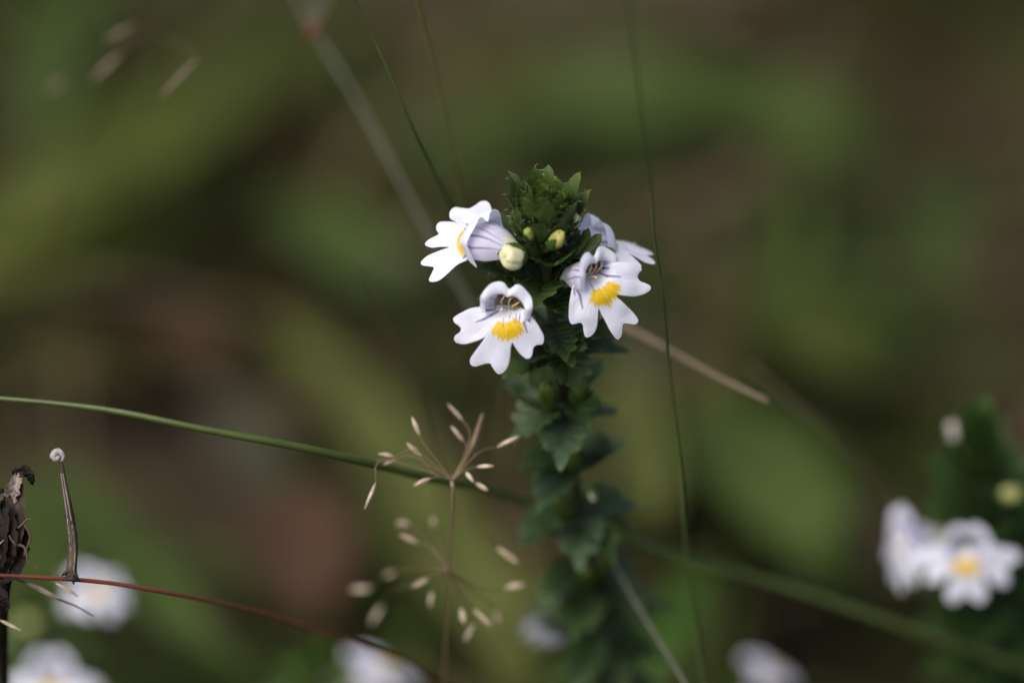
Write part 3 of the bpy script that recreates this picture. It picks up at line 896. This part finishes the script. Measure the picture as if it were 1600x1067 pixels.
# ------------------------------------------------------------------ grass stems and twigs
def culm(name, label, cat, px, radii, mat, group=None, ground=True, n=70, sides=8):
    pts = [at(*p) for p in px]
    if ground: pts = to_ground(pts)
    pts = [tuple(c) for c in catmull(pts, 26)]
    pts = [Vector(p) + Vector([random.uniform(-1, 1) for _ in range(3)]) * .00011 for p in pts[:-1]] + [Vector(pts[-1])]
    v, f = tube(pts, [r * .001 for r in radii], n=n, sides=sides, wob=.03)
    o = put(name, v, f, M_culm[mat])
    return tag(o, label, cat, group)
GG = 'thin grass stems crossing the scene'
culm('grass_stalk', 'long green grass stem slanting right across behind the flower spike', 'grass stem',
     [(-260, 612, 8), (-80, 616, 4), (0, 624, 2.5), (150, 640, .5), (300, 665, 0), (450, 695, 2), (600, 730, 8), (720, 757, 17), (810, 780, 26), (980, 842, 32), (1100, 880, 35), (1250, 925, 39), (1400, 975, 43), (1600, 1045, 48), (1750, 1110, 55)],
     [.15, .34, .45, .48, .46, .43, .42, .42], 'green', GG, n=120)
culm('grass_stalk', 'thin dark green grass stem leading down to the sideways flower with the veined hood', 'grass stem',
     [(500, -110, -7), (553, 0, -2), (580, 50, -.5), (610, 115, 1.5), (640, 185, 4), (670, 250, 9), (695, 300, 15), (730, 370, 22), (780, 470, 30), (850, 620, 42)], [.13, .15, .17, .2], 'dark', GG)
culm('grass_stalk', 'thin brownish olive grass stem beside the dark green one', 'grass stem',
     [(620, -90, 5), (652, 0, 8), (668, 60, 10), (686, 130, 12), (702, 200, 14), (716, 270, 16), (732, 350, 20), (762, 450, 26), (800, 600, 42), (840, 760, 52)], [.2, .22, .26, .28], 'olive', GG)
culm('grass_stalk', 'thin dark grass stem rising straight up beyond the flowers opposite the seed head', 'grass stem',
     [(968, -90, -30), (978, 0, -26), (990, 80, -21), (1005, 180, -15), (1015, 280, -9), (1025, 380, -3.5), (1036, 470, 1.5), (1048, 580, 6.5), (1058, 680, 10.5), (1066, 780, 14.5), (1075, 880, 18.5), (1087, 970, 22.5), (1098, 1067, 26.5), (1106, 1150, 30)],
     [.09, .12, .17, .22, .24, .25], 'dark', GG)
# grey culm with a branching node at its top
gpx = [(490, 48, 46), (560, 160, 42), (640, 310, 37), (740, 485, 36), (860, 690, 30), (965, 890, 24), (1020, 985, 20), (1075, 1075, 16), (1140, 1190, 11)]
gpts = to_ground([at(*p) for p in gpx])
gc = empty('grass_culm', (gpts[-1].x, gpts[-1].y, 0), 'grey green leaning grass culm with brown joint behind the flower spike', 'grass stem', GG)
v, f = tube(gpts, [.00021, .00021, .00021, .00024, .00026], n=80, sides=8); put('culm', v, f, M_culm['grey'], gc)
V, F = ellipsoid(.75, .75, .95, 12, 8, .1)
link('joint', mesh_from('joint', sc(V), F, M_culm['red']), gc, Matrix.Translation(at(490, 48, 46)))
for e in ((440, -60), (535, -55), (505, -90)):
    v, f = tube([at(490, 48, 46), at((490 + e[0]) / 2 - 3, (48 + e[1]) / 2, 46), at(e[0], e[1], 47)], [.00028, .0002], n=12, sides=6); put('branch', v, f, M_culm['grey'], gc)
culm('dry_twig', 'short tan dry twig ending in the open air beyond the right flower', 'twig', [(1200, 628, 17), (1160, 610, 18), (1120, 590, 19), (1050, 548, 21), (985, 515, 24), (900, 480, 30), (840, 470, 40), (820, 490, 55)], [.26, .34, .34, .33, .3, .3], 'tan')
culm('dry_twig', 'faint brown twig running down towards the blurred pair of white flowers', 'twig', [(1170, 570, 46), (1220, 612, 46), (1280, 660, 47), (1350, 730, 50), (1440, 820, 56), (1500, 900, 66)], [.2, .3, .32, .3], 'brown')
culm('dry_twig', 'faint thin brown stem above the dry seed head', 'twig', [(560, 400, 30), (590, 475, 33), (625, 560, 37), (655, 640, 42), (680, 720, 50)], [.12, .16, .18, .18], 'brown')
culm('red_stem', 'smooth dark red stem carrying the upright dry stalk', 'stem', [(-160, 902, -4), (-60, 899, -2.6), (0, 900, -1.9), (100, 905, 0), (200, 915, 2), (300, 934, 6), (420, 962, 14), (520, 992, 23), (620, 1030, 34), (740, 1100, 48)], [.19, .21, .23, .30, .42, .46], 'red', n=90)

# ------------------------------------------------------------------ spikelets
def spikelet_mesh():
    V, F = [], []
    prof = [(0, .10), (.08, .42), (.25, .85), (.45, 1.0), (.65, .82), (.82, .5), (.93, .24), (1.0, .03)]
    ns = 9
    for t, w in prof:
        for i in range(ns):
            a = 2 * math.pi * i / ns
            q = w * (1 + .16 * math.cos(3 * a))
            V.append((.5 * q * math.cos(a), .42 * q * math.sin(a), t))
    F = [(k * ns + i, k * ns + (i + 1) % ns, (k + 1) * ns + (i + 1) % ns, (k + 1) * ns + i) for k in range(len(prof) - 1) for i in range(ns)]
    # an open glume standing off one side
    b = len(V)
    for t in (0, .2, .45, .7, .95):
        w = .42 * math.sin(math.pi * min(.97, t + .08)) ** .7
        o = .45 * w + .34 * t
        V += [(-w * .6, .1 + o, t), (0, .16 + o, t * .97), (w * .6, .1 + o, t)]
    for k in range(4):
        for j in range(2): F.append((b + 3 * k + j, b + 3 * k + j + 1, b + 3 * k + j + 4, b + 3 * k + j + 3))
    return mesh_from('spikelet', V, F, M_spike)
ME_SPIKE = spikelet_mesh()
ME_SPIKE2 = ME_SPIKE.copy(); ME_SPIKE2.materials[0] = M_spike2
def spikelet(parent, a, b, width, me=None):
    """from a (foot) to b (tip), width in mm"""
    d = b - a; L = d.length
    R = d.to_track_quat('Z', 'Y').to_matrix().to_4x4() @ Matrix.Rotation(random.uniform(0, 6.28), 4, 'Z')
    L *= random.uniform(.92, 1.15)
    width *= random.uniform(.62, .9)
    M = Matrix.Translation(a) @ R @ Matrix.Diagonal((width * .001, width * .001, L, 1))
    return link('spikelet', me or ME_SPIKE, parent, M)

ppx = [(708, 752, 6), (708, 800, 8), (704, 850, 10), (700, 891, 11.5), (698, 960, 14.5), (694, 1060, 19), (692, 1140, 22)]
pp = to_ground([at(*p) for p in ppx])
pan = empty('grass_seed_head', (pp[-1].x, pp[-1].y, 0), 'dry tan grass seed head spreading its spikelets beside the flower spike', 'seed head')
v, f = tube(pp, [.00011, .00012, .00014, .00018], n=50, sides=7); put('culm', v, f, M_pedicel, pan)
def zz(x, y): return (520 + x / 2.541, 600 + y / 2.541)
def branch(parent, path, r=.00007):
    v, f = tube(path, [r, r * .8, r * .7], n=14, sides=5); return put('branch', v, f, M_pedicel, parent)
up = (708, 750, 6)
# (foot, tip, width mm, depth, waypoint)
ups = [((345, 205), (313, 128), .55, 8, (372, 250)), ((515, 142), (452, 72), .55, 11, (545, 215)), ((520, 228), (472, 168), .55, 10, (530, 260)), ((652, 250), (742, 205), .62, 9, (575, 275)),
       ((350, 285), (298, 238), .6, 8, (400, 350)), ((244, 288), (186, 277), .5, 7, (330, 265)), ((250, 300), (205, 318), .42, 9, (320, 285)), ((170, 392), (124, 502), .5, 6, (200, 300)),
       ((388, 373), (322, 402), .55, 8, (440, 370)), ((570, 328), (637, 324), .5, 8, (520, 345)), ((528, 348), (558, 386), .45, 8, (505, 352)), ((565, 392), (622, 424), .5, 9, (520, 360)),
       ((470, 372), (474, 412), .4, 8, (472, 360)), ((560, 235), (598, 108), .5, 12, (525, 300)), ((545, 285), (580, 190), .6, 12, (510, 330))]
for a, b, w, d, wp in ups:
    d -= 1.5
    A, B, Wp = at(*zz(*a), d), at(*zz(*b), d - .3), at(*zz(*wp), (d + 6) / 2)
    branch(pan, [at(*up), Wp, A]); spikelet(pan, A, B, w)
v, f = tube([at(*up), at(*zz(520, 310), 7), at(*zz(560, 230), 8), at(*zz(595, 120), 8)], [.0002, .00026, .0003, .0002], n=16, sides=6); put('branch', v, f, M_pedicel, pan)
low = (699, 891, 11.5)
lws = [((305, 555), (250, 550), .75, 22, (380, 640)), ((402, 565), (398, 530), .6, 22, (430, 650)), ((342, 632), (270, 598), .6, 16, (400, 650)), ((652, 648), (737, 708), .75, 17, (600, 618)),
       ((685, 808), (765, 795), .72, 18, (600, 815)), ((385, 770), (304, 810), .65, 16, (420, 755)), ((395, 825), (385, 885), .65, 18, (420, 790)), ((508, 890), (520, 950), .65, 15, (490, 800)),
       ((562, 895), (625, 955), .6, 15, (520, 830)), ((560, 950), (525, 1020), .6, 18, (545, 900)), ((150, 812), (72, 818), .7, 30, (240, 745)), ((195, 880), (148, 960), .7, 32, (250, 820)), ((245, 750), (205, 760), .6, 28, (330, 700)),
       ((645, 900), (660, 945), .5, 24, (600, 850))]
for a, b, w, d, wp in lws:
    d -= 0.5
    A, B, Wp = at(*zz(*a), d), at(*zz(*b), d - .3), at(*zz(*wp), (d + 11.5) / 2)
    branch(pan, [at(*low), Wp, A]); spikelet(pan, A, B, w)

# blurred seed head at the upper left
tp = to_ground([at(230, 20, 40), at(215, 110, 46), at(120, 260, 56), at(60, 420, 68)])
pan2 = empty('grass_seed_head', (tp[-1].x, tp[-1].y, 0), 'blurred pink brown grass spikelets over the sweeping pale green leaf', 'seed head')
v, f = tube(tp, [.0001, .0001, .00014, .0002], n=40, sides=6); put('culm', v, f, M_culm['brown'], pan2)
for a, b, w, d in (((165, 64), (208, 42), .9, 36), ((190, 82), (145, 126), .75, 38), ((308, 92), (248, 156), .62, 26), ((105, 125), (70, 145), .6, 50)):
    A, B = at(*a, d), at(*b, d)
    branch(pan2, [at(228, 60, 43), (A + at(228, 60, 43)) / 2 + Vector((0, 0, .001)), A], .00006); spikelet(pan2, A, B, w, ME_SPIKE2)

# ------------------------------------------------------------------ dry things on the left
def lz(x, y): return (x / 2.758, 680 + y / 2.758)
dp = to_ground([at(*lz(40, 560), 1), at(*lz(18, 660), 3), at(*lz(8, 780), 6), at(*lz(10, 900), 11), at(*lz(20, 1100), 19)])
dh = empty('withered_flower_head', (dp[-1].x, dp[-1].y, 0), 'withered dark brown flower head with curled dry petals behind the red stem', 'dead flower')
v, f = tube(dp, [.0006, .0005, .0005, .0006], n=40, sides=8, wob=.1); put('stem', v, f, M_drydark, dh)
def husk(a, b, w, bend, mat, seed):
    r = random.Random(seed)
    A, B = at(*lz(*a), 1), at(*lz(*b), 1)
    A = A - RIGHT * .0006; B = B - RIGHT * .0003; w = w * .72
    mid = (A + B) / 2 + camdir(*bend) * .0009
    v, f = ribbon([A, mid, B], [w * .0004, w * .00095, w * .001, w * .0008, w * .00012], -FWD + RIGHT * r.uniform(-.7, .7), n=26, m=8, cup=r.uniform(.4, .9), twist=r.uniform(-1, 1))
    v = [p + np.array([r.uniform(-1, 1) for _ in range(3)]) * .00013 for p in v]
    put('dry_petal', v, f, mat, dh)
husks = [((40, 600), (85, 150), 3.0, (.5, 0, .5), M_dry), ((20, 590), (30, 230), 3.6, (-.3, 0, .8), M_drydark), ((60, 590), (95, 330), 2.6, (.6, 0, .3), M_drydark), ((-20, 600), (-10, 260), 3.4, (-.6, 0, .5), M_dry),
         ((45, 570), (60, 300), 3.4, (.2, 0, 1), M_drydark), ((30, 620), (98, 470), 2.2, (.5, -.3, .6), M_drydark), ((0, 560), (-40, 380), 3.2, (-.6, 0, .4), M_drydark), ((62, 300), (92, 155), 1.7, (.2, .2, .8), M_drygrey),
         ((85, 175), (155, 212), 1.3, (.2, .5, .3), M_drydark), ((10, 330), (40, 240), 1.8, (-.3, .2, .8), M_dry), ((-10, 500), (50, 420), 1.6, (0, .2, 1), M_drygrey), ((20, 640), (40, 760), 1.6, (.2, 0, .4), M_drydark)]
for i in range(16):      # frayed shreds between the broad petals
    x, y = random.uniform(-30, 70), random.uniform(420, 610)
    husks.append(((x, y), (x * .8 + random.uniform(-10, 45), y - random.uniform(90, 230)), random.uniform(.5, 1.2), (random.uniform(-.6, .8), random.uniform(-.2, .3), random.uniform(.5, 1.2)), random.choice((M_dry, M_drydark, M_drydark))))
for i, h in enumerate(husks): husk(*h, i + 3)
V, F = ellipsoid(.9, .8, 2.3, 16, 12, .12, 3)
link('seed_base', mesh_from('seed_base', sc(V), F, M_drydark), dh, Matrix.Translation(at(*lz(12, 500), 2.4)) @ CAMROT.to_4x4() @ Matrix.Rotation(math.radians(-90), 4, 'X'))
for path in ([(75, 400), (100, 380), (118, 362), (140, 362)], [(100, 378), (130, 430), (122, 470), (108, 500)], [(60, 470), (108, 485), (122, 545), (172, 578)], [(40, 430), (60, 462), (104, 480), (104, 520)]):
    v, f = tube([at(*lz(*p), -.6) for p in path], [.00009, .00012, .0001, .00005], n=24, sides=6, wob=.12); put('tendril', v, f, M_culm['brown'], dh)

st = empty('dry_stalk', at(*lz(306, 612), 0), 'thin brown dry stalk with pale curled tip standing on the red stem', 'dead stalk')
v, f = tube([at(*lz(*p), -.4) for p in ((308, 622), (308, 580), (314, 520), (312, 450), (300, 350), (284, 250), (270, 165), (264, 112))], [.00055, .00046, .00046, .00048, .0004, .00034, .00026, .00016], n=60, sides=10, wob=.10)
sh = put('shaft', v, f, M_dry, st)
for dx in (7, -9):
    v, f = tube([at(*lz(x + dx * k, y), -.75) for x, y, k in ((308, 600, 1), (315, 520, 1), (311, 450, 1.1), (298, 350, .9), (282, 250, .7), (268, 165, .5))], [.00009, .00008, .00005], n=40, sides=6, wob=.15)
    put('ridge', v, f, M_drygrey, sh)
v, f = tube([at(*lz(264, 112), -.4), at(*lz(272, 92), -.5), at(*lz(258, 72), -.5), at(*lz(238, 74), -.5), at(*lz(230, 92), -.5), at(*lz(244, 102), -.6), at(*lz(254, 90), -.7)], [.00012, .00018, .00028, .00033, .00032, .00026, .00018], n=36, sides=8, wob=.10)
put('curled_tip', v, f, M_tip, st)
for a, b in (((300, 585), (268, 604)), ((312, 585), (340, 626)), ((304, 590), (290, 626)), ((308, 590), (318, 640))):
    v, f = tube([at(*lz(*a), -.6), at(*lz((a[0] + b[0]) / 2, (a[1] + b[1]) / 2 - 6), -.8), at(*lz(*b), -.4)], [.0002, .00016, .00008], n=12, sides=6, wob=.1)
    put('foot', v, f, M_dry, st)

ds = empty('dry_grass_spike', at(*lz(110, 628), 1.5), 'yellowish brown dry spikelets hanging just below the red stem', 'dry grass')
spikelet(ds, at(*lz(108, 632), 3), at(*lz(255, 702), 4), .62)
spikelet(ds, at(*lz(240, 636), 1), at(*lz(335, 692), 1), .5)
spikelet(ds, at(*lz(0, 795), 4), at(*lz(82, 836), 4), .5)
v, f = tube([at(*lz(40, 612), 2), at(*lz(108, 632), 3), at(*lz(240, 700), 5), at(*lz(330, 735), 6), at(*lz(402, 776), 7)], [.0001, .00012, .00009, .00005], n=24, sides=6); put('stalk', v, f, M_pedicel, ds)
